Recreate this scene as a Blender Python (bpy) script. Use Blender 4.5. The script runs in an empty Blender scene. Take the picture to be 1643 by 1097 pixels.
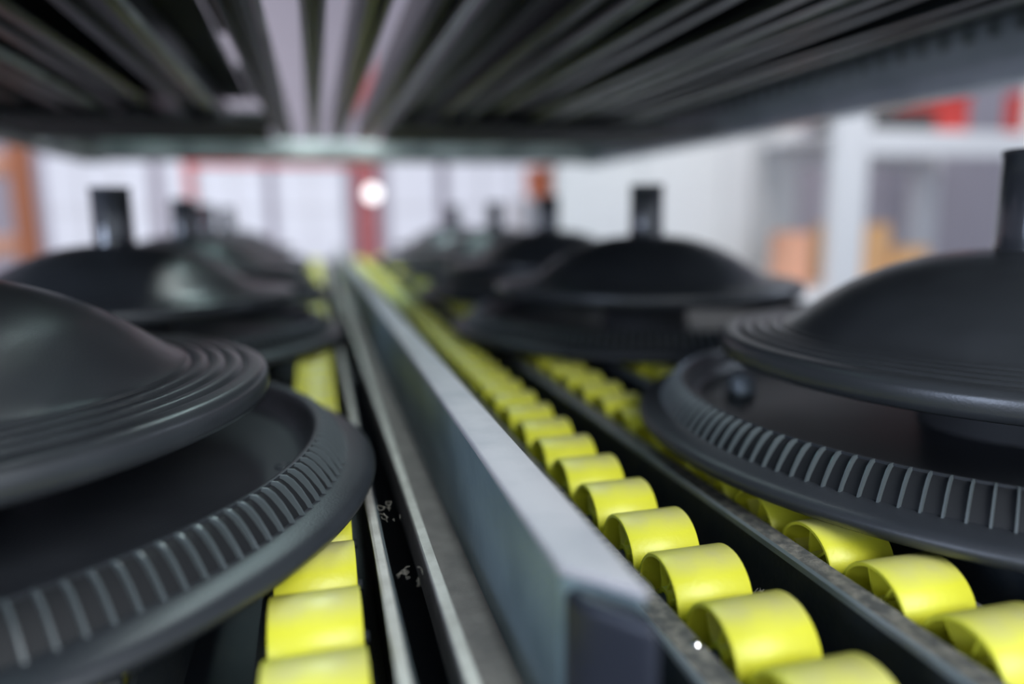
import bpy, bmesh, math, random
from mathutils import Matrix, Vector
random.seed(4)
S = 0.1            # all lengths below are decimetres
DECK = 11.0        # camera stands 11 dm above the workshop floor; z below is measured from the camera
scn = bpy.context.scene
col = scn.collection
PI = math.pi

# ------------------------------------------------------------------ camera
cam_d = bpy.data.cameras.new('camera')
cam = bpy.data.objects.new('camera', cam_d); col.objects.link(cam); scn.camera = cam
Rv = (0.96670021, -0.25563786, -0.0118314)
Uv = (0.05395047, 0.15838551, 0.98590232)
Fv = (0.25016004, 0.95371029, -0.16690309)
m = Matrix(((Rv[0], Uv[0], -Fv[0], 0), (Rv[1], Uv[1], -Fv[1], 0), (Rv[2], Uv[2], -Fv[2], DECK*S), (0, 0, 0, 1)))
cam.matrix_world = m
cam_d.sensor_width = 36; cam_d.lens = 1180/1643*36
cam_d.clip_start = 0.005; cam_d.clip_end = 100
cam_d.dof.use_dof = True; cam_d.dof.focus_distance = 0.235; cam_d.dof.aperture_fstop = 3.0

# ------------------------------------------------------------------ world, lights, exposure
scn.view_settings.view_transform = 'Standard'; scn.view_settings.look = 'None'
scn.view_settings.gamma = 1; scn.view_settings.exposure = 0.2
w = bpy.data.worlds.new('world'); scn.world = w; w.use_nodes = True
w.node_tree.nodes['Background'].inputs[0].default_value = (0.78, 0.87, 1.0, 1)
w.node_tree.nodes['Background'].inputs[1].default_value = 1.05
def area(name, loc, target, sx, sy, power, color):
    d = bpy.data.lights.new(name, 'AREA'); d.shape = 'RECTANGLE'; d.size = sx*S; d.size_y = sy*S
    d.energy = power; d.color = color
    o = bpy.data.objects.new(name, d); col.objects.link(o)
    o.location = (loc[0]*S, loc[1]*S, (loc[2]+DECK)*S)
    v = Vector(target)-Vector(loc); o.rotation_euler = v.to_track_quat('-Z', 'Y').to_euler()
    return o
area('aisle_fill_light', (3.5, -8, 6), (1.5, 3, -1), 7, 5, 12.5, (0.93, 0.97, 1.0))  # unseen fill added low behind the camera to light the rollers
area('left_fill_light', (-15, -7, 3), (2, 4, 0), 8, 5, 16, (0.62, 0.74, 1.0))  # unseen light added for bright reflections on stems and disc rims
area('right_aisle_lamp', (20, 6, 9), (3, 3, 0), 4, 12, 12, (0.72, 0.84, 1.0))
area('lane_highlight_light', (1.0, 17.5, 15), (0, 6, 0), 3, 8, 12, (0.66, 0.95, 0.96))  # unseen light added above the shelf to put highlights on the domes
area('gap_fill_light', (0.7, 8.5, 9), (0.7, 8.5, -1), 1.6, 7, 5, (0.9, 1.0, 1.0))  # unseen fill added over the lane gap to brighten the rollers
area('left_highlight_light', (-6.5, 9, 15), (-1.5, 4, 0), 3, 5, 3, (0.25, 0.98, 0.88))  # unseen teal light added for the highlight on the left dome
area('hall_lamp_left', (-14, 45, 22), (-10, 60, -5), 8, 24, 75, (1.0, 0.96, 0.96))
area('hall_lamp_right', (18, 18, 22), (18, 28, -5), 8, 16, 42, (1.0, 0.96, 0.92))

# ------------------------------------------------------------------ materials
def mat(name, base, rough=0.5, metal=0.0, noise=None, bump=0.0, bscale=300, dust=None, spec=0.5, emit=None, estr=1, coat=0):
    """noise = (colour, scale, amount); dust = (colour, amount) settles on upward faces"""
    mt = bpy.data.materials.new(name); mt.use_nodes = True
    nt = mt.node_tree; b = nt.nodes['Principled BSDF']; L = nt.links
    b.inputs['Base Color'].default_value = (*base, 1); b.inputs['Roughness'].default_value = rough
    b.inputs['Metallic'].default_value = metal; b.inputs['Specular IOR Level'].default_value = spec
    b.inputs['Coat Weight'].default_value = coat
    tc = nt.nodes.new('ShaderNodeTexCoord'); cur = None
    def nz(scale, detail=6, lo=0.4, hi=0.65):
        n = nt.nodes.new('ShaderNodeTexNoise'); n.inputs['Scale'].default_value = scale; n.inputs['Detail'].default_value = detail
        L.new(tc.outputs['Object'], n.inputs['Vector'])
        r = nt.nodes.new('ShaderNodeMapRange'); r.inputs[1].default_value = lo; r.inputs[2].default_value = hi
        L.new(n.outputs[0], r.inputs[0]); return r.outputs[0]
    def mix(fac, a, bcol):
        x = nt.nodes.new('ShaderNodeMix'); x.data_type = 'RGBA'
        L.new(fac, x.inputs[0])
        if a is None: x.inputs[6].default_value = (*base, 1)
        else: L.new(a, x.inputs[6])
        x.inputs[7].default_value = (*bcol, 1); return x.outputs[2]
    def mul(a, v):
        x = nt.nodes.new('ShaderNodeMath'); x.operation = 'MULTIPLY'; L.new(a, x.inputs[0])
        if isinstance(v, float): x.inputs[1].default_value = v
        else: L.new(v, x.inputs[1])
        return x.outputs[0]
    if noise: cur = mix(mul(nz(noise[1]), float(noise[2])), cur, noise[0])
    if dust:
        g = nt.nodes.new('ShaderNodeNewGeometry'); sp = nt.nodes.new('ShaderNodeSeparateXYZ'); L.new(g.outputs['Normal'], sp.inputs[0])
        r = nt.nodes.new('ShaderNodeMapRange'); r.inputs[1].default_value = 0.72; r.inputs[2].default_value = 1.0
        L.new(sp.outputs[2], r.inputs[0])
        cur = mix(mul(mul(r.outputs[0], nz(55, 8, 0.25, 0.7)), float(dust[1])), cur, dust[0])
    if cur: L.new(cur, b.inputs['Base Color'])
    if bump:
        n = nt.nodes.new('ShaderNodeTexNoise'); n.inputs['Scale'].default_value = bscale; n.inputs['Detail'].default_value = 5
        L.new(tc.outputs['Object'], n.inputs['Vector'])
        bp = nt.nodes.new('ShaderNodeBump'); bp.inputs['Strength'].default_value = bump; bp.inputs['Distance'].default_value = 0.0006
        L.new(n.outputs[0], bp.inputs['Height']); L.new(bp.outputs[0], b.inputs['Normal'])
    if emit:
        b.inputs['Emission Color'].default_value = (*emit, 1); b.inputs['Emission Strength'].default_value = estr
    return mt
M = {}
M['plastic'] = mat('black_moulded_plastic', (0.030, 0.033, 0.037), 0.30, noise=((0.040, 0.044, 0.049), 40, 0.6), bump=0.10, bscale=1100, spec=0.6)
M['rib_gap'] = mat('shaded_rib_gap', (0.014, 0.015, 0.017), 0.6, spec=0.25)  # same plastic as the disc, darkened to paint shade between the ribs
M['rib_edge'] = mat('lit_rib_edge', (0.08, 0.095, 0.10), 0.3, spec=0.8)  # same plastic again, lightened to paint the highlight lines along the ribs
M['tray'] = mat('black_tray_plastic', (0.028, 0.031, 0.037), 0.38, noise=((0.038, 0.042, 0.049), 40, 0.6), bump=0.15, bscale=1100, spec=0.45)
M['plastic_gloss'] = mat('black_smooth_plastic', (0.036, 0.040, 0.050), 0.22, bump=0.1, bscale=600, spec=0.8)
M['yellow'] = mat('yellow_roller_plastic', (0.78, 0.76, 0.05), 0.38, noise=((0.72, 0.69, 0.04), 60, 0.7),
                  dust=((0.58, 0.54, 0.33), 0.9), bump=0.15, bscale=700)
M['steel'] = mat('galvanised_steel', (0.34, 0.37, 0.40), 0.42, 0.4, noise=((0.20, 0.25, 0.27), 22, 0.8), bump=0.3, bscale=200)
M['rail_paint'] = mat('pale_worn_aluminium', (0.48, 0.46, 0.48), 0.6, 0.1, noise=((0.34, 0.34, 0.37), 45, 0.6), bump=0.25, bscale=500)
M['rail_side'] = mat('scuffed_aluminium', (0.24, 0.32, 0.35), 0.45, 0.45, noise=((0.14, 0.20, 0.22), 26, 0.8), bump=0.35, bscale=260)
M['dusty'] = mat('dusty_grey_steel', (0.10, 0.10, 0.097), 0.75, 0.1, noise=((0.30, 0.28, 0.24), 260, 0.8), bump=0.8, bscale=1200)
M['dusty_light'] = mat('dusty_light_steel', (0.36, 0.36, 0.33), 0.6, 0.3, noise=((0.20, 0.19, 0.16), 90, 0.8), bump=0.7, bscale=1000)
M['track_dark'] = mat('dark_blue_grey_steel', (0.028, 0.036, 0.046), 0.5, 0.1, noise=((0.055, 0.06, 0.062), 80, 0.6), bump=0.3, bscale=500)
M['lip_pale'] = mat('dusty_pale_lip', (0.60, 0.58, 0.53), 0.6, 0.1, noise=((0.40, 0.38, 0.34), 120, 0.7), bump=0.5, bscale=900)
M['dusty_brown'] = mat('brown_dusty_steel', (0.22, 0.20, 0.19), 0.8, 0.0, noise=((0.30, 0.27, 0.25), 110, 0.8), bump=0.6, bscale=900)
M['dust'] = mat('grey_brown_dust', (0.25, 0.23, 0.19), 0.95)
M['shelf_steel'] = mat('dark_shelf_steel', (0.035, 0.040, 0.045), 0.30, 0.6, noise=((0.05, 0.06, 0.07), 14, 0.9), bump=0.2, bscale=120)
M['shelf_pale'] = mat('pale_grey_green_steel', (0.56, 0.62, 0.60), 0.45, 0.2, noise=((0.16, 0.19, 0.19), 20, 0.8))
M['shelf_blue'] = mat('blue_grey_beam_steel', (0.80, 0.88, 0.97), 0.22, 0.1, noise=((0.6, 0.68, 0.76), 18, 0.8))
M['stem'] = mat('black_stem_plastic', (0.045, 0.048, 0.056), 0.14, spec=0.9)
M['cap'] = mat('dark_blue_black_cap', (0.014, 0.017, 0.028), 0.4)
M['screw'] = mat('bright_screw', (0.8, 0.8, 0.8), 0.12, 1.0)
M['black'] = mat('dull_black_board', (0.05, 0.052, 0.055), 0.7)
M['white'] = mat('white_painted_metal', (0.78, 0.79, 0.82), 0.6)
M['wall'] = mat('pale_lavender_wall', (0.60, 0.57, 0.66), 0.85)
M['panel'] = mat('off_white_panel', (0.72, 0.74, 0.75), 0.8, noise=((0.68, 0.69, 0.72), 2, 0.6))
M['panel_grey'] = mat('mauve_grey_panel', (0.46, 0.44, 0.51), 0.8)
M['floor'] = mat('grey_concrete', (0.30, 0.30, 0.31), 0.7, noise=((0.22, 0.22, 0.23), 3, 0.7))
M['ceiling'] = mat('pale_ceiling', (0.62, 0.63, 0.66), 0.9)
M['pane'] = mat('daylit_window_glass', (0.25, 0.27, 0.3), 0.2, emit=(0.76, 0.79, 0.93), estr=0.66)
M['lamp'] = mat('lit_lamp_diffuser', (0.9, 0.9, 0.9), 0.4, emit=(1.0, 0.97, 0.98), estr=2.2)
M['red'] = mat('red_paint', (0.62, 0.06, 0.05), 0.5)
M['redpink'] = mat('faded_red_paint', (0.55, 0.16, 0.17), 0.6)
M['orange'] = mat('orange_paint', (0.80, 0.22, 0.09), 0.5)
M['tan'] = mat('orange_tan_cardboard', (0.80, 0.47, 0.22), 0.8, noise=((0.7, 0.38, 0.2), 8, 0.6))
M['peach'] = mat('peach_cardboard', (0.82, 0.42, 0.28), 0.8)
M['rust'] = mat('orange_brown_paint', (0.55, 0.20, 0.10), 0.6)

# ------------------------------------------------------------------ mesh helpers
def box(bm, x0, x1, y0, y1, z0, z1, bev=0.0, seg=2):
    r = bmesh.ops.create_cube(bm, size=1)
    vs = r['verts']
    for v in vs: v.co = Vector(((x0+x1)/2+v.co.x*(x1-x0), (y0+y1)/2+v.co.y*(y1-y0), (z0+z1)/2+v.co.z*(z1-z0)))
    if bev:
        es = list({e for v in vs for e in v.link_edges})
        bmesh.ops.bevel(bm, geom=es, offset=bev, segments=seg, affect='EDGES', profile=0.5)
def prism_y(bm, prof, y0, y1):
    """closed outline of (x, z) points extruded along y"""
    a = [bm.verts.new((x, y0, z)) for x, z in prof]; b = [bm.verts.new((x, y1, z)) for x, z in prof]
    n = len(prof); bm.faces.new(a); bm.faces.new(b[::-1])
    for i in range(n): bm.faces.new((a[i], b[i], b[(i+1) % n], a[(i+1) % n]))
def lathe(bm, prof, seg=96, axis='z', cx=0, cy=0, cz=0, close=False):
    rings = []
    for r, h in prof:
        ring = []
        for k in range(seg):
            a = 2*PI*k/seg
            if axis == 'z': ring.append(bm.verts.new((cx+r*math.cos(a), cy+r*math.sin(a), cz+h)))
            else: ring.append(bm.verts.new((cx+h, cy+r*math.cos(a), cz+r*math.sin(a))))
        rings.append(ring)
    idx = list(range(len(rings)-1)) + ([-1] if close else [])
    for i in idx:
        a, b = rings[i], rings[i+1]
        for k in range(seg): bm.faces.new((a[k], a[(k+1) % seg], b[(k+1) % seg], b[k]))
    return rings
def obj(name, bm, material, parent=None, smooth=None, loc=None):
    bmesh.ops.recalc_face_normals(bm, faces=bm.faces)
    bm.transform(Matrix.Scale(S, 4))
    me = bpy.data.meshes.new(name); bm.to_mesh(me); bm.free()
    me.materials.append(M[material] if isinstance(material, str) else material)
    o = bpy.data.objects.new(name, me); col.objects.link(o)
    if smooth:
        for p in me.polygons: p.use_smooth = True
        me.set_sharp_from_angle(angle=math.radians(smooth))
    if parent: o.parent = parent
    if loc: o.location = place(loc) if not parent else [c*S for c in loc]
    return o
def place(p): return (p[0]*S, p[1]*S, (p[2]+DECK)*S)
def thing(name, label, cat, loc, group=None):
    o = bpy.data.objects.new(name, None); col.objects.link(o); o.empty_display_size = 0.02
    o.location = place(loc); o['label'] = label; o['category'] = cat
    if group: o['group'] = group
    return o
def tag(o, label, cat, group=None):
    o['label'] = label; o['category'] = cat
    if group: o['group'] = group
    return o
def inst(src, name, parent, loc):
    o = src.copy(); o.name = name; col.objects.link(o); o.parent = parent; o.location = [c*S for c in loc]; return o
def bmn(): return bmesh.new()
def struct_box(name, mt, *b):
    bm = bmn(); cx, cy, cz = (b[0]+b[1])/2, (b[2]+b[3])/2, b[4]
    box(bm, b[0]-cx, b[1]-cx, b[2]-cy, b[3]-cy, b[4]-cz, b[5]-cz)
    o = obj(name, bm, mt, loc=(cx, cy, cz)); o['kind'] = 'structure'; return o

# ------------------------------------------------------------------ room shell
FL = -DECK
struct_box('floor', 'floor', -45, 60, -30, 82, FL-1, FL)
struct_box('wall_back', 'wall', -45, 60, 80, 82, FL, 26)
struct_box('wall_left', 'wall', -47, -45, -30, 82, FL, 26)
struct_box('wall_right', 'wall', 60, 62, -30, 82, FL, 26)
struct_box('ceiling', 'ceiling', -47, 62, -30, 82, 26, 27)
wins = [(-24.5, -15.3), (-14.2, -4.6), (-3.8, 3.2), (7.6, 12.9), (13.9, 25.0)]
for i, (x0, x1) in enumerate(wins):
    e = bpy.data.objects.new('window_%d' % (i+1), None); col.objects.link(e); e['kind'] = 'structure'
    e.location = place(((x0+x1)/2, 79.6, -4.2)); hw = (x1-x0)/2; H = 10.6
    f = bmn(); t = 0.25
    box(f, -hw-t, hw+t, -0.25, 0.4, -t, 0); box(f, -hw-t, hw+t, -0.25, 0.4, H, H+t)
    box(f, -hw-t, -hw, -0.25, 0.4, 0, H); box(f, hw, hw+t, -0.25, 0.4, 0, H)
    obj('window_frame', f, 'wall', e)
    n = max(1, round(hw*2/3.6)); pw = hw*2/n
    for a in range(n):
        for b_ in range(2):
            g = bmn(); box(g, -hw+a*pw+0.1, -hw+(a+1)*pw-0.1, 0.05, 0.2, b_*H/2+0.1, (b_+1)*H/2-0.1, 0.04, 1)
            obj('pane', g, 'pane', e)
    g = bmn()
    for a in range(1, n): box(g, -hw+a*pw-0.1, -hw+a*pw+0.1, -0.1, 0.35, 0, H)
    box(g, -hw, hw, -0.12, 0.36, H/2-0.1, H/2+0.1)
    obj('muntin', g, 'white', e)

# ------------------------------------------------------------------ far workshop furniture
def simple(name, label, cat, mt, x0, x1, y0, y1, z0, z1, bev=0.1, group=None):
    bm = bmn(); cx, cy = (x0+x1)/2, (y0+y1)/2
    box(bm, x0-cx, x1-cx, y0-cy, y1-cy, 0, z1-z0, bev, 2)
    return tag(obj(name, bm, mt, loc=(cx, cy, z0)), label, cat, group)
# red portal frame in the far hall: two posts and a lintel
t = thing('portal_frame', 'red steel portal frame in front of the far windows', 'frame', (-1.8, 60, FL))
for x in (-7.0, 5.2):
    bm = bmn(); box(bm, x-0.35, x+0.35, -0.4, 0.4, 0, 15.0, 0.05, 1)
    box(bm, x-0.7, x+0.7, -0.7, 0.7, 0, 0.25, 0.05, 1); obj('post', bm, 'redpink', t)
bm = bmn(); box(bm, -7.4, 5.6, -0.4, 0.4, 15.0, 15.9, 0.05, 1); obj('lintel', bm, 'red', t)
# painted column between the far windows
t = thing('support_column', 'faded red support column with a round lamp on it', 'column', (2.85, 40, FL))
bm = bmn(); box(bm, -0.42, 0.42, -0.42, 0.42, 0, 37, 0.06, 1); obj('shaft', bm, 'redpink', t)
bm = bmn(); box(bm, -0.8, 0.8, -0.8, 0.8, 0, 0.4, 0.05, 1); obj('base_plate', bm, 'white', t)
t2 = thing('bulkhead_lamp', 'round lit lamp fixed to the faded red column', 'lamp', (2.95, 39.5, 12.3-DECK-0.0))
bm = bmn(); lathe(bm, [(0.02, 0), (0.36, 0), (0.4, 0.06), (0.4, 0.2), (0.02, 0.2)], 24); bm.transform(Matrix.Rotation(PI/2, 4, 'X')); obj('housing', bm, 'white', t2)
bm = bmn(); lathe(bm, [(0.35, 0), (0.31, 0.14), (0.2, 0.2), (0.02, 0.24)], 24); bm.transform(Matrix.Rotation(PI/2, 4, 'X')); bm.transform(Matrix.Translation((0, -0.2, 0)));obj('diffuser', bm, 'lamp', t2, 60)
t = thing('storage_rack_upright', 'orange brown rack post at the far left edge', 'post', (-13.2, 40, FL))
bm = bmn(); box(bm, -0.42, 0.42, -0.4, 0.4, 0, 24, 0.08, 1); obj('post', bm, 'rust', t)
bm = bmn(); box(bm, -0.9, 0.9, -0.8, 0.8, 0, 0.3, 0.06, 1); obj('foot_plate', bm, 'orange', t)
for z in (9.5, 13.2):
    bm = bmn(); box(bm, -7.5, -0.43, -0.35, 0.35, z, z+0.9, 0.08, 1); obj('beam', bm, 'peach', t)
# cabinets with things on them, far
def cabinet(label, x0, x1, y0, y1, ztop, mt, doors):
    t = thing('cabinet', label, 'cabinet', ((x0+x1)/2, (y0+y1)/2, FL)); hx, hy, h = (x1-x0)/2, (y1-y0)/2, ztop-FL
    bm = bmn(); box(bm, -hx, hx, -hy, hy, 0, h, 0.08, 1); obj('carcass', bm, mt, t)
    dw = 2*hx/doors
    for i in range(doors):
        bm = bmn(); box(bm, -hx+i*dw+0.12, -hx+(i+1)*dw-0.12, -hy-0.18, -hy+0.0, 0.5, h-0.3, 0.05, 1); d = obj('door', bm, mt, t)
        bm = bmn(); box(bm, -hx+(i+1)*dw-0.55, -hx+(i+1)*dw-0.4, -hy-0.36, -hy-0.18, h*0.5, h*0.5+1, 0.03, 1); obj('handle', bm, 'steel', d)
    return t
cabinet('white metal cabinet under the small orange bin', 11.2, 15.2, 40, 43, 1.05, 'white', 2)
bm = bmn(); prism_y(bm, [(-0.85, 0.0), (0.85, 0.0), (0.98, 1.7), (0.9, 1.75), (0.78, 0.12), (-0.78, 0.12), (-0.9, 1.75), (-0.98, 1.7)], -0.9, 0.9)
box(bm, -0.84, 0.84, -0.92, -0.8, 0.0, 1.72); box(bm, -0.84, 0.84, 0.8, 0.92, 0.0, 1.72)
tag(obj('storage_bin', bm, 'orange', loc=(12.9, 41.2, 1.06)), 'small orange open bin on top of the white cabinet', 'bin')
cabinet('long white low cabinet below the far windows', -12, -3, 66, 69, -2.6, 'white', 5)
cabinet('white low cabinet right of the red column, under the windows', 7.5, 20, 66, 69, -2.4, 'white', 5)
# white partition panels on the right
t = thing('partition_screen', 'tall off-white partition behind the right row of domed discs', 'partition', (16.2, 31, FL))
pw = 4.0
for i in range(3):
    bm = bmn(); box(bm, -6.1+i*pw+0.02, -6.1+(i+1)*pw-0.02, -0.3, 0.3, 0.3, 25, 0.05, 1); obj('panel', bm, 'panel', t)
bm = bmn(); box(bm, -6.2, 6.1, -0.4, 0.4, 0, 0.3, 0.05, 1); obj('bottom_rail', bm, 'steel', t)
simple('partition_board', 'mauve grey board behind the white shelving unit', 'board', 'panel_grey', 22.6, 44, 37, 37.6, FL, 14)
# white shelving unit on the right
t = thing('shelving_unit', 'white steel shelving unit at the right, holding boxes', 'shelving', (24, 26.5, FL))
def lp(x): return x-24
for x in (20.15, 29.5):
    for y in (-1.5, 4.5):
        bm = bmn(); box(bm, lp(x)-0.75, lp(x)+0.75, y-0.3, y+0.3, 0, 20, 0.08, 1); obj('upright', bm, 'white', t)
for z in (13.2, 7.0, 1.2):
    for y in (-1.5, 4.5):
        bm = bmn(); box(bm, lp(20.9), lp(28.75), y-0.2, y+0.2, z, z+1.0, 0.06, 1); obj('beam', bm, 'white', t)
    bm = bmn(); box(bm, lp(20.0), lp(29.4), -1.3, 4.3, z+0.8, z+1.0, 0.03, 1); obj('shelf', bm, 'white', t)
zt_ = 14.25-DECK
simple('flat_case', 'dark flat case on the upper shelf of the white unit', 'case', 'black', 21.4, 24.5, 25.4, 29, zt_, zt_+0.75)
def crate(name, label, mt, x0, x1, y0, y1, z0, z1, group=None):
    t = thing(name, label, 'crate', ((x0+x1)/2, (y0+y1)/2, z0), group); hx, hy, h = (x1-x0)/2, (y1-y0)/2, z1-z0
    bm = bmn(); box(bm, -hx, hx, -hy, hy, 0, 0.12)
    for a in ((-hx, hx, -hy, -hy+.12), (-hx, hx, hy-.12, hy), (-hx, -hx+.12, -hy+.12, hy-.12), (hx-.12, hx, -hy+.12, hy-.12)): box(bm, *a, 0.12, h)
    obj('body', bm, mt, t)
    bm = bmn(); box(bm, -hx-.1, hx+.1, -hy-.1, -hy, h-.25, h, 0.03, 1); obj('lip', bm, mt, t)
crate('crate', 'red crate on the upper shelf beside the dark flat case', 'red', 24.7, 26.2, 25.5, 28, zt_, zt_+1.7)
crate('crate', 'red crate beyond the right post of the white unit', 'red', 30.8, 33.0, 25.5, 28, zt_-0.05, zt_+2.0)
simple('side_shelf', 'white wall shelf under the far red crate', 'shelf', 'white', 30.3, 40, 24.4, 30, zt_-0.55, zt_-0.06)
def carton(label, mt, x0, x1, y0, y1, z0, z1, rot=0.0):
    t = thing('cardboard_box', label, 'box', ((x0+x1)/2, (y0+y1)/2, z0)); hx, hy, h = (x1-x0)/2, (y1-y0)/2, z1-z0
    bm = bmn(); box(bm, -hx, hx, -hy, hy, 0, h, 0.05, 1); obj('body', bm, mt, t)
    for s in (-1, 1):
        bm = bmn(); box(bm, -hx, hx, s*hy if s < 0 else 0.02, -0.02 if s < 0 else hy, 0, 0.06); bm.transform(Matrix.Translation((0, 0, h)));  obj('flap', bm, mt, t)
    t.rotation_euler.z = rot; return t
sz = 8.0-DECK
carton('orange tan cardboard box just behind the white post', 'tan', 20.95, 22.9, 25.6, 28.0, sz+0.02, sz+2.5, 0.05)
carton('low orange tan cardboard box right of the taller one', 'tan', 23.1, 24.9, 25.6, 27.4, sz+0.02, sz+1.5, 0.05)
carton('peach cardboard box standing left of the white post', 'peach', 18.2, 19.3, 25.8, 27, sz-0.0, sz+2.2)
simple('side_table', 'white side table under the peach cardboard box', 'table', 'white', 15.6, 19.35, 24.6, 29, FL, sz-0.02)

# ------------------------------------------------------------------ flow rack frame (lower deck and upper shelf)
rack = thing('flow_rack', 'dark steel flow rack whose upper shelf spans the top of the view', 'rack', (0.5, 0, FL))
def rp(p): return (p[0]-0.5, p[1], p[2]-FL)
def rbox(name, mt, x0, x1, y0, y1, z0, z1, bev=0.03, sm=None):
    bm = bmn(); box(bm, x0-0.5, x1-0.5, y0, y1, z0-FL, z1-FL, bev, 2); return obj(name, bm, mt, rack, sm)
XL_, XR_, XU_ = -3.75, 4.85, -3.15      # inner faces of the side beams
for x in (XL_-0.75, XR_+0.25):
    rbox('upright', 'shelf_steel', x, x+0.5, -0.75, -0.25, FL, 3.0)
for x in (XL_-0.75, XR_+0.25):
    for y in (11, 20.2): rbox('leg', 'shelf_steel', x, x+0.5, y, y+0.5, FL, -1.75)
for y in (1.0, 7.0, 13.5, 20.2):
    rbox('cross_beam', 'track_dark', XL_-0.35, XR_+0.35, y, y+0.4, -2.1, -1.5)
for x in (XL_-0.45, XR_+0.05): rbox('deck_side_beam', 'shelf_steel', x, x+0.4, -0.7, 20.8, -1.9, -1.35)
ZU = 0.95
rbox('gap_dark_sheet', 'track_dark', XL_-0.05, XR_+0.05, -0.6, 20.6, -2.16, -2.11)  # dark sheet added under the tracks so the gaps between them stay dark
# left and right side beams of the upper shelf: rolled channel with a row of slots
def side_beam(x, s, mt):
    w_ = 0.06*s
    bm = bmn()
    prof = [(0, 0.94), (0.03*s, 0.92), (0.30*s, 0.92), (0.30*s, 0.96), (0.06*s, 0.98), (0.05*s, 1.12), (0.0, 1.15), (-0.05*s, 1.20), (-0.07*s, 1.28), (-0.05*s, 1.36), (0.0, 1.41),
            (0.05*s, 1.44), (0.06*s, 1.62), (0.30*s, 1.62), (0.30*s, 1.68), (0, 1.68), (-0.01*s, 1.46), (-0.10*s, 1.40), (-0.13*s, 1.28), (-0.10*s, 1.16), (-0.02*s, 1.10)]
    prism_y(bm, [(x+a-0.5, z-FL) for a, z in prof], -0.7, 13.2)
    o = obj('side_beam', bm, mt, rack)
    bm = bmn(); y = 0.2
    while y < 12.8:
        box(bm, x-0.5-0.135*s-0.01, x-0.5-0.135*s+0.02, y, y+0.09, 1.22-FL, 1.34-FL, 0.01, 1); y += 0.22
    obj('stud_row', bm, 'steel', o)['kind'] = 'stuff'
side_beam(XR_, 1, 'shelf_blue'); side_beam(XU_, -1, 'shelf_pale')
bm = bmn(); lathe(bm, [(0.001, -0.05), (0.05, -0.045), (0.07, -0.02), (0.07, 0.05)], 16, 'x'); obj('bolt', bm, 'screw', rack, 40, loc=rp((XR_-0.13, 6.2, 1.40)))
rbox('upper_cross_beam', 'shelf_pale', XU_, XR_, 12.4, 12.9, 0.93, 1.24, 0.08)
for x in (XU_-0.5, XR_+0.30): rbox('side_bracket', 'shelf_steel', min(x, x+0.3), max(x, x+0.3), -0.8, 0.4, 1.0, 1.6)
# upper tracks seen from below, with dark boards added for goods that block light beside the middle lane
def upper_track(x, hw, z, lip=None):
    bm = bmn(); h = 0.26; a = hw
    prism_y(bm, [(-a, h), (-a, 0.03), (-a+0.03, 0), (-a*0.4, 0), (-a*0.4+0.015, 0.04), (a*0.4-0.015, 0.04), (a*0.4, 0), (a-0.03, 0), (a, 0.03), (a, h), (a-0.02, h), (a-0.02, 0.06), (-a+0.02, 0.06), (-a+0.02, h)], 0.4, 10.1)
    o = obj('upper_track', bm, 'shelf_steel', rack, loc=rp((x, 0, z)))
    if lip:
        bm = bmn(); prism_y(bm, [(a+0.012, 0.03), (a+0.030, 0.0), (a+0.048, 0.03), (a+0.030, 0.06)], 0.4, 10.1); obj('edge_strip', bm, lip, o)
    return o
k = 0
for x in [-2.95, -2.55, -2.02, -1.55, -1.02] + [1.05, 1.45, 1.98, 2.42, 2.88, 3.28]:
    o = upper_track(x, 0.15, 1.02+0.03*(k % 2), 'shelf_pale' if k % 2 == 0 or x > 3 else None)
    k += 1
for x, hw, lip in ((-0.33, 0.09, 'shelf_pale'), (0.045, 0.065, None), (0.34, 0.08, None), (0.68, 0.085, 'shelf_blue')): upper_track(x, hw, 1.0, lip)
rbox('blocking_board', 'black', XU_+0.02, -1.72, 0.4, 6.5, 1.36, 1.44)
rbox('blocking_board', 'black', -1.70, -0.64, 2.7, 6.45, 1.36, 1.44)
rbox('blocking_board', 'black', -0.62, -0.30, 2.7, 6.1, 1.36, 1.44)
rbox('blocking_board', 'black', XU_+0.02, -0.64, 6.5, 9.3, 1.36, 1.44)
rbox('blocking_board', 'black', -0.62, -0.30, 7.5, 9.3, 1.36, 1.44)
rbox('blocking_board', 'black', XU_+0.02, -0.30, 10.5, 12.3, 1.36, 1.44)
for xa, xb in ((XU_+0.05, -0.44), (0.84, XR_-0.25)): rbox('under_plate', 'black', xa, xb, 7.9, 10.0, 0.96, 0.99, 0.01)
rbox('blocking_board', 'black', 1.25, XR_-0.02, 0.4, 12.3, 1.36, 1.44)

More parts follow.
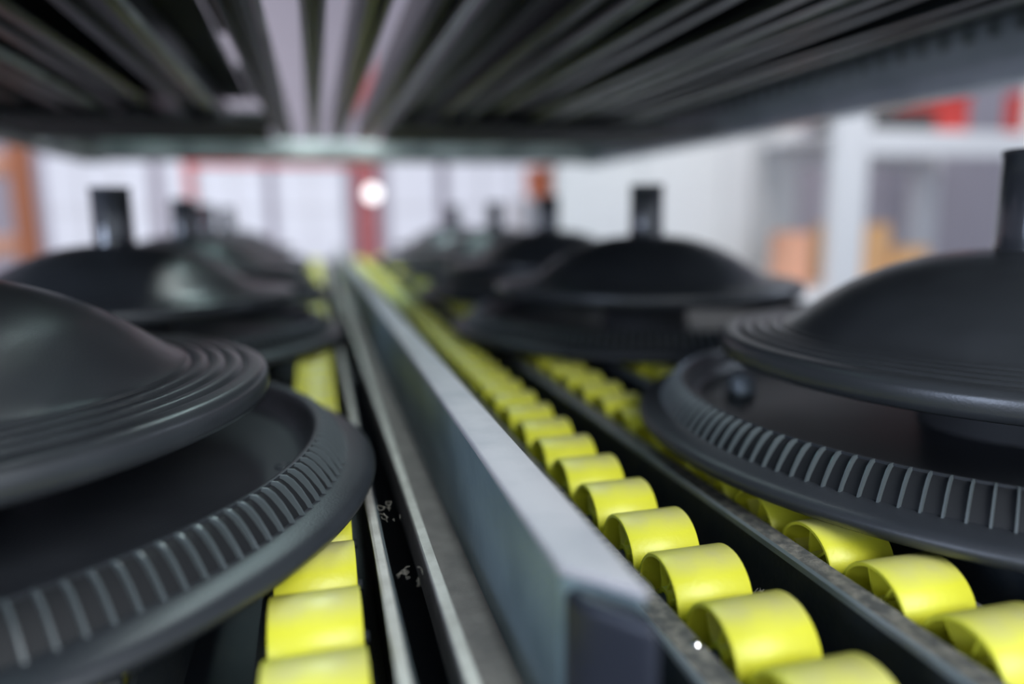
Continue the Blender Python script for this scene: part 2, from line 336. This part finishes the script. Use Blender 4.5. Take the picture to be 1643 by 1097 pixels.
# ------------------------------------------------------------------ roller tracks
PITCH = 0.307
def roller_mesh():
    bm = bmn(); R, r, hw = 0.140, 0.127, 0.12
    lathe(bm, [(r, -hw), (R-0.004, -hw), (R, -hw+0.005), (R, hw-0.005), (R-0.004, hw), (r, hw), (r-0.002, 0)], 44, 'x', close=True)
    lathe(bm, [(0.022, -hw+0.02), (0.036, -hw+0.02), (0.040, 0), (0.036, hw-0.02), (0.022, hw-0.02)], 16, 'x', close=True)
    lathe(bm, [(0.03, -0.006), (r, -0.006), (r, 0.006), (0.03, 0.006)], 44, 'x', close=True)
    for k in range(6):      # tapering radial ribs, deep at the hub and shallow at the rim
        a = 2*PI*k/6+0.35
        for s in (-1, 1):
            pts = [(0.03, s*0.0), (0.03, s*(hw-0.025)), (r, s*(hw-0.05)), (r, 0)]
            vs = []
            for off in (-0.004, 0.004):
                for rr, xx in pts:
                    vs.append(bm.verts.new((xx, rr*math.cos(a)-off*math.sin(a), rr*math.sin(a)+off*math.cos(a))))
            bm.faces.new(vs[:4]); bm.faces.new(vs[4:][::-1])
            for i in range(4): bm.faces.new((vs[i], vs[(i+1) % 4], vs[4+(i+1) % 4], vs[4+i]))
    return bm
proto_roller = None
proto_axle = None
def track(cx, label, fl, y_first, n, left=(-0.215, -0.145, -1.07), right=(0.145, 0.185, -1.12), lip=True, mleft='dusty', mright='dusty'):
    global proto_roller, proto_axle
    base = -1.5
    t = thing('roller_track', label, 'roller track', (cx, 0, base))
    y0, y1 = 0.75, y_first+n*PITCH
    for (xa, xb, zt), mt in ((left, mleft), (right, mright)):
        bm = bmn(); outer = xa if abs(xa) > abs(xb) else xb; s = 1 if outer > 0 else -1
        z = zt-base
        prism_y(bm, [(outer, 0.0), (outer, z), (outer-s*abs(xb-xa), z), (outer-s*abs(xb-xa), z-0.02), (outer-s*0.018, z-0.02), (outer-s*0.018, 0.0)], y0, y1)
        o = obj('side_wall', bm, 'track_dark', t)
        bm = bmn(); xin = outer-s*abs(xb-xa)
        prism_y(bm, [(outer-s*0.008, z-0.0), (outer-s*0.012, z+0.006), (xin+s*0.008, z+0.006), (xin, z-0.0)], y0, y1)
        obj('top_flange', bm, mt, o)
    if lip:
        bm = bmn(); z = left[2]-base; prism_y(bm, [(left[0]-0.012, z-0.008), (left[0]-0.012, z+0.012), (left[0]-0.004, z+0.02), (left[0]+0.006, z+0.012), (left[0]+0.0, z-0.008)], y0, y1)
        obj('edge_strip', bm, fl, t)
    bm = bmn(); box(bm, left[0]+0.02, right[1]-0.02, y0, y1, 0.0, 0.03); obj('floor_strip', bm, 'track_dark', t)
    for k in range(n):
        y = y_first+k*PITCH
        if proto_roller is None:
            proto_roller = obj('roller', roller_mesh(), 'yellow', t, 40, loc=(0, y, -1.14-base)); o = proto_roller
            bm = bmn(); lathe(bm, [(0.001, -0.14), (0.014, -0.14), (0.018, -0.135), (0.018, 0.135), (0.014, 0.14), (0.001, 0.14)], 12, 'x'); proto_axle = obj('axle', bm, 'track_dark', t, 40, loc=(0, y, -1.14-base))
        else:
            o = inst(proto_roller, 'roller', t, (0, y, -1.14-base)); inst(proto_axle, 'axle', t, (0, y, -1.14-base))
        o.rotation_euler.x = random.uniform(0, 1.0)
    return t
YA = 1.262
track(1.055, 'row of yellow rollers directly right of the long pale metal rail', 'steel', YA, 62, left=(-0.235, -0.145, -1.09), right=(0.15, 0.185, -1.16))
track(1.62, 'second row of yellow rollers right of the rail, passing under the near right disc', 'steel', YA+0.08, 62, left=(-0.225, -0.135, -1.075), right=(0.15, 0.185, -1.12))
track(2.235, 'third row of yellow rollers right of the rail, mostly under the discs', 'steel', YA+0.04, 60)
track(3.6, 'fourth row of yellow rollers right of the rail, under the disc stems', 'steel', YA+0.1, 60)
track(-0.055, 'row of yellow rollers directly left of the long pale metal rail', 'dusty_light', YA+0.04, 62, left=(-0.165, -0.145, -1.16), right=(0.178, 0.218, -1.03), lip=False, mleft='track_dark', mright='lip_pale')
track(-0.67, 'second row of yellow rollers left of the rail, under the near left disc', 'track_dark', YA, 60, right=(0.145, 0.17, -1.15), mright='track_dark')
track(-2.5, 'leftmost row of yellow rollers, under the far side of the left discs', 'steel', YA+0.1, 60)

# ------------------------------------------------------------------ long divider rail
t = thing('divider_rail', 'long pale metal divider rail with dark end cap between the two lanes', 'rail', (0.5, 0, -1.5))
ya, yb = 1.36, 19.5
def shear(bm):      # the near end is cut at a slant
    for v in bm.verts:
        if v.co.y < 5: v.co.y -= (v.co.x+0.05)*1.15
bm = bmn(); box(bm, -0.05, 0.08, ya, yb, 0.3, 0.78, 0.014, 3); shear(bm); obj('rail_body', bm, 'rail_side', t, 30)
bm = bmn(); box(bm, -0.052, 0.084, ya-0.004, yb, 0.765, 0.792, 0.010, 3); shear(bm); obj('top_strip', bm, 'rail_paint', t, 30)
bm = bmn(); prism_y(bm, [(-0.225, 0.30), (0.20, 0.30), (0.20, 0.33), (-0.19, 0.33), (-0.185, 0.435), (-0.192, 0.445), (-0.218, 0.445), (-0.225, 0.435)], 0.8, yb); o = obj('base_flange', bm, 'dusty_brown', t)
bm = bmn(); prism_y(bm, [(-0.224, 0.443), (-0.221, 0.452), (-0.191, 0.452), (-0.188, 0.443)], 0.8, yb); obj('lip', bm, 'lip_pale', o)
bm = bmn(); box(bm, -0.04, 0.2, 0.8, yb, 0.0, 0.30); obj('stand_off', bm, 'track_dark', t)
bm = bmn(); box(bm, -0.046, 0.078, ya-0.09, ya-0.002, 0.31, 0.758, 0.03, 4); shear(bm); c_ = obj('end_cap', bm, 'cap', t, 50); c_['label'] = 'dark blue black plastic end cap'

bm = bmn(); lathe(bm, [(0.001, 0.014), (0.010, 0.012), (0.015, 0.005), (0.016, 0)], 16)
tag(obj('screw', bm, 'screw', loc=(0.884, 1.55, -1.084)), 'tiny shiny screw head on the dusty flange beside the nearest rollers', 'screw')
# ------------------------------------------------------------------ dust fluff caught along the tracks
def fluff(loc, label, n, size):
    bm = bmn()
    for i in range(n):
        p = Vector((random.gauss(0, size*0.4), random.gauss(0, size*0.4), abs(random.gauss(0, size*0.3))))
        d = Vector((random.gauss(0, 1), random.gauss(0, 1), random.gauss(0, 0.8))).normalized()
        prev = None
        for k in range(6):
            ring = [bm.verts.new(p+Vector((0.0008*math.cos(a), 0, 0.0008*math.sin(a)))) for a in (0, 2.1, 4.2)]
            if prev:
                for q in range(3): bm.faces.new((prev[q], prev[(q+1) % 3], ring[(q+1) % 3], ring[q]))
            prev = ring; d = (d+Vector((random.gauss(0, .6), random.gauss(0, .6), random.gauss(0, .5)))).normalized(); p = p+d*size*0.16
            p.z = max(p.z, 0.0)
    o = obj('dust_fluff', bm, 'dust', loc=loc); tag(o, label, 'dust'); o['kind'] = 'stuff'; return o
fluff((0.19, 2.45, -1.02), 'grey dust threads on the pale flange beside the near left disc', 9, 0.06)
fluff((0.19, 2.0, -1.02), 'grey dust threads on the pale flange nearer the front', 7, 0.05)
fluff((1.222, 1.80, -1.155), 'fluffy dust wisp between the first row of rollers and the dark channel', 26, 0.06)
fluff((1.225, 2.07, -1.155), 'small dust wisp behind the sharpest yellow roller', 18, 0.05)

# ------------------------------------------------------------------ domed discs
def smooth_prof(p, n=4):
    out = []
    for i in range(len(p)-1):
        p0 = p[max(i-1, 0)]; p1 = p[i]; p2 = p[i+1]; p3 = p[min(i+2, len(p)-1)]
        for k in range(n):
            u = k/n
            out.append(tuple(0.5*((2*p1[j])+(-p0[j]+p2[j])*u+(2*p0[j]-5*p1[j]+4*p2[j]-p3[j])*u*u+(-p0[j]+3*p1[j]-3*p2[j]+p3[j])*u**3) for j in (0, 1)))
    out.append(p[-1]); return out
NR = 166
def make_disc(label, group):
    t = thing('domed_disc', label, 'disc', (0, 0, -1.0), group)
    # dished tray: rounded outer bead, inner wall and floor, standing on the rollers
    bm = bmn()
    outer = smooth_prof([(1.50, 0.0), (1.62, 0.002), (1.685, 0.018), (1.712, 0.05), (1.695, 0.082), (1.64, 0.098), (1.60, 0.102)])
    wall = smooth_prof([(1.505, 0.205), (1.488, 0.203), (1.478, 0.19), (1.468, 0.15), (1.45, 0.10), (1.43, 0.078), (1.40, 0.07)], 3)
    lathe(bm, [(0.01, 0.02), (1.50, 0.0)]+outer[1:]+[(1.56, 0.104), (1.50, 0.15)]+wall+[(1.0, 0.045), (0.6, 0.03), (0.01, 0.03)], 180)
    obj('tray', bm, 'tray', t, 50)
    # ribbed band: proud ribs with deep gaps between them
    bm = bmn(); base = [(1.612, 0.098), (1.598, 0.125), (1.572, 0.165), (1.548, 0.192), (1.525, 0.206), (1.500, 0.206)]
    low = [(1.596, 0.098), (1.584, 0.120), (1.556, 0.155), (1.534, 0.178), (1.515, 0.192), (1.500, 0.197)]
    cols = []
    for k in range(NR):
        a0 = 2*PI*k/NR; st = 2*PI/NR
        for f, pr in ((0.0, low), (0.02, base), (0.13, base), (0.16, low)):
            a = a0+f*st; cols.append([bm.verts.new((r*math.cos(a), r*math.sin(a), z)) for r, z in pr])
    n = len(cols)
    for i in range(n):
        a, b = cols[i], cols[(i+1) % n]
        for j in range(len(base)-1): bm.faces.new((a[j], b[j], b[j+1], a[j+1]))
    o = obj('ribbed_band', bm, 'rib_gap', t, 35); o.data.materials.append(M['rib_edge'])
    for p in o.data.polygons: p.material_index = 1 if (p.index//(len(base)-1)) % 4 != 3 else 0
    # central boss that carries the dome
    bm = bmn(); lathe(bm, [(0.40, 0.03), (0.37, 0.10), (0.36, 0.36), (0.3, 0.40), (0.01, 0.40)], 64); obj('centre_boss', bm, 'black', t, 40)
    # dome with stepped rings and a thick edge
    bm = bmn()
    edge = [(1.0, 0.362), (1.22, 0.352), (1.245, 0.335), (1.285, 0.333), (1.312, 0.345), (1.322, 0.37), (1.322, 0.415), (1.312, 0.436), (1.290, 0.446)]
    rings = []
    r = 1.285; z = 0.446
    for k in range(4):
        rings += [(r, z), (r-0.022, z+0.004), (r-0.040, z+0.002), (r-0.052, z-0.008), (r-0.060, z-0.004)]
        r -= 0.064; z += 0.006
    domep = smooth_prof([(1.028, 0.470), (1.0, 0.482), (0.95, 0.515), (0.85, 0.590), (0.72, 0.675), (0.55, 0.755), (0.38, 0.805), (0.24, 0.826), (0.14, 0.832)], 5)
    lathe(bm, [(0.3, 0.40), (0.9, 0.39)]+edge+rings+domep+[(0.10, 0.83)], 160)
    obj('dome', bm, 'plastic', t, 60)
    bm = bmn(); lathe(bm, [(0.152, 0.80), (0.150, 0.84), (0.145, 0.86), (0.142, 1.235), (0.148, 1.245), (0.148, 1.262), (0.140, 1.268), (0.118, 1.268), (0.114, 1.25), (0.114, 0.9)], 48)
    obj('stem', bm, 'stem', t, 40)
    return t
right_g = 'domed discs in the right lane'; left_g = 'domed discs in the left lane'
first = make_disc('large black disc at the right edge with sharp ribs and a cut-off stem', right_g)
first.location = place((3.08, 2.60, -1.0))
def dup(root, loc, label, group, rot):
    r = root.copy(); col.objects.link(r); r.location = place(loc); r['label'] = label; r['group'] = group; r.rotation_euler.z = rot
    for ch in list(root.children):
        c = ch.copy(); col.objects.link(c); c.parent = r
    return r
spots = [((2.81, 6.02, -1.0), 'black domed disc with stem standing out against the white partition', right_g),
         ((3.00, 9.45, -1.0), 'black domed disc whose stem stands before the small orange bin', right_g),
         ((3.10, 12.9, -1.0), 'fourth black domed disc along the right lane', right_g),
         ((3.00, 16.4, -1.0), 'farthest black domed disc along the right lane', right_g),
         ((-1.53, 2.94, -1.0), 'large black ribbed disc filling the lower left corner, stem out of view', left_g),
         ((-1.52, 6.40, -1.0), 'second black domed disc in the left lane, its thick stem left of the pale highlight', left_g),
         ((-1.55, 9.85, -1.0), 'third black domed disc in the left lane', left_g),
         ((-1.75, 13.3, -1.0), 'fourth black domed disc in the left lane', left_g),
         ((-1.80, 16.8, -1.0), 'farthest black domed disc in the left lane', left_g)]
discs = [first]
for i, (p, lab, g) in enumerate(spots): discs.append(dup(first, p, lab, g, 0.37*i))
# moulding mark in the near left tray, an added highlight bump in the near right tray
def set_on(o, root, x, y, z):
    v = Matrix.Rotation(-root.rotation_euler.z, 3, 'Z') @ Vector((x*S-root.location.x, y*S-root.location.y, 0)); o.location = (v.x, v.y, z*S)
bm = bmn(); lathe(bm, [(0.030, 0.0), (0.0325, 0.004), (0.035, 0.0)], 32)
set_on(obj('moulding_mark', bm, 'plastic_gloss', discs[5], 60), discs[5], -0.165, 2.84, 0.0685)
bm = bmn(); lathe(bm, [(0.075, 0.0), (0.072, 0.05), (0.055, 0.085), (0.03, 0.10), (0.001, 0.104)], 24)
set_on(obj('highlight_bump', bm, 'steel', discs[0], 60), discs[0], 2.17, 3.42, 0.058)  # steel on this added bump stands in for a bright highlight spot
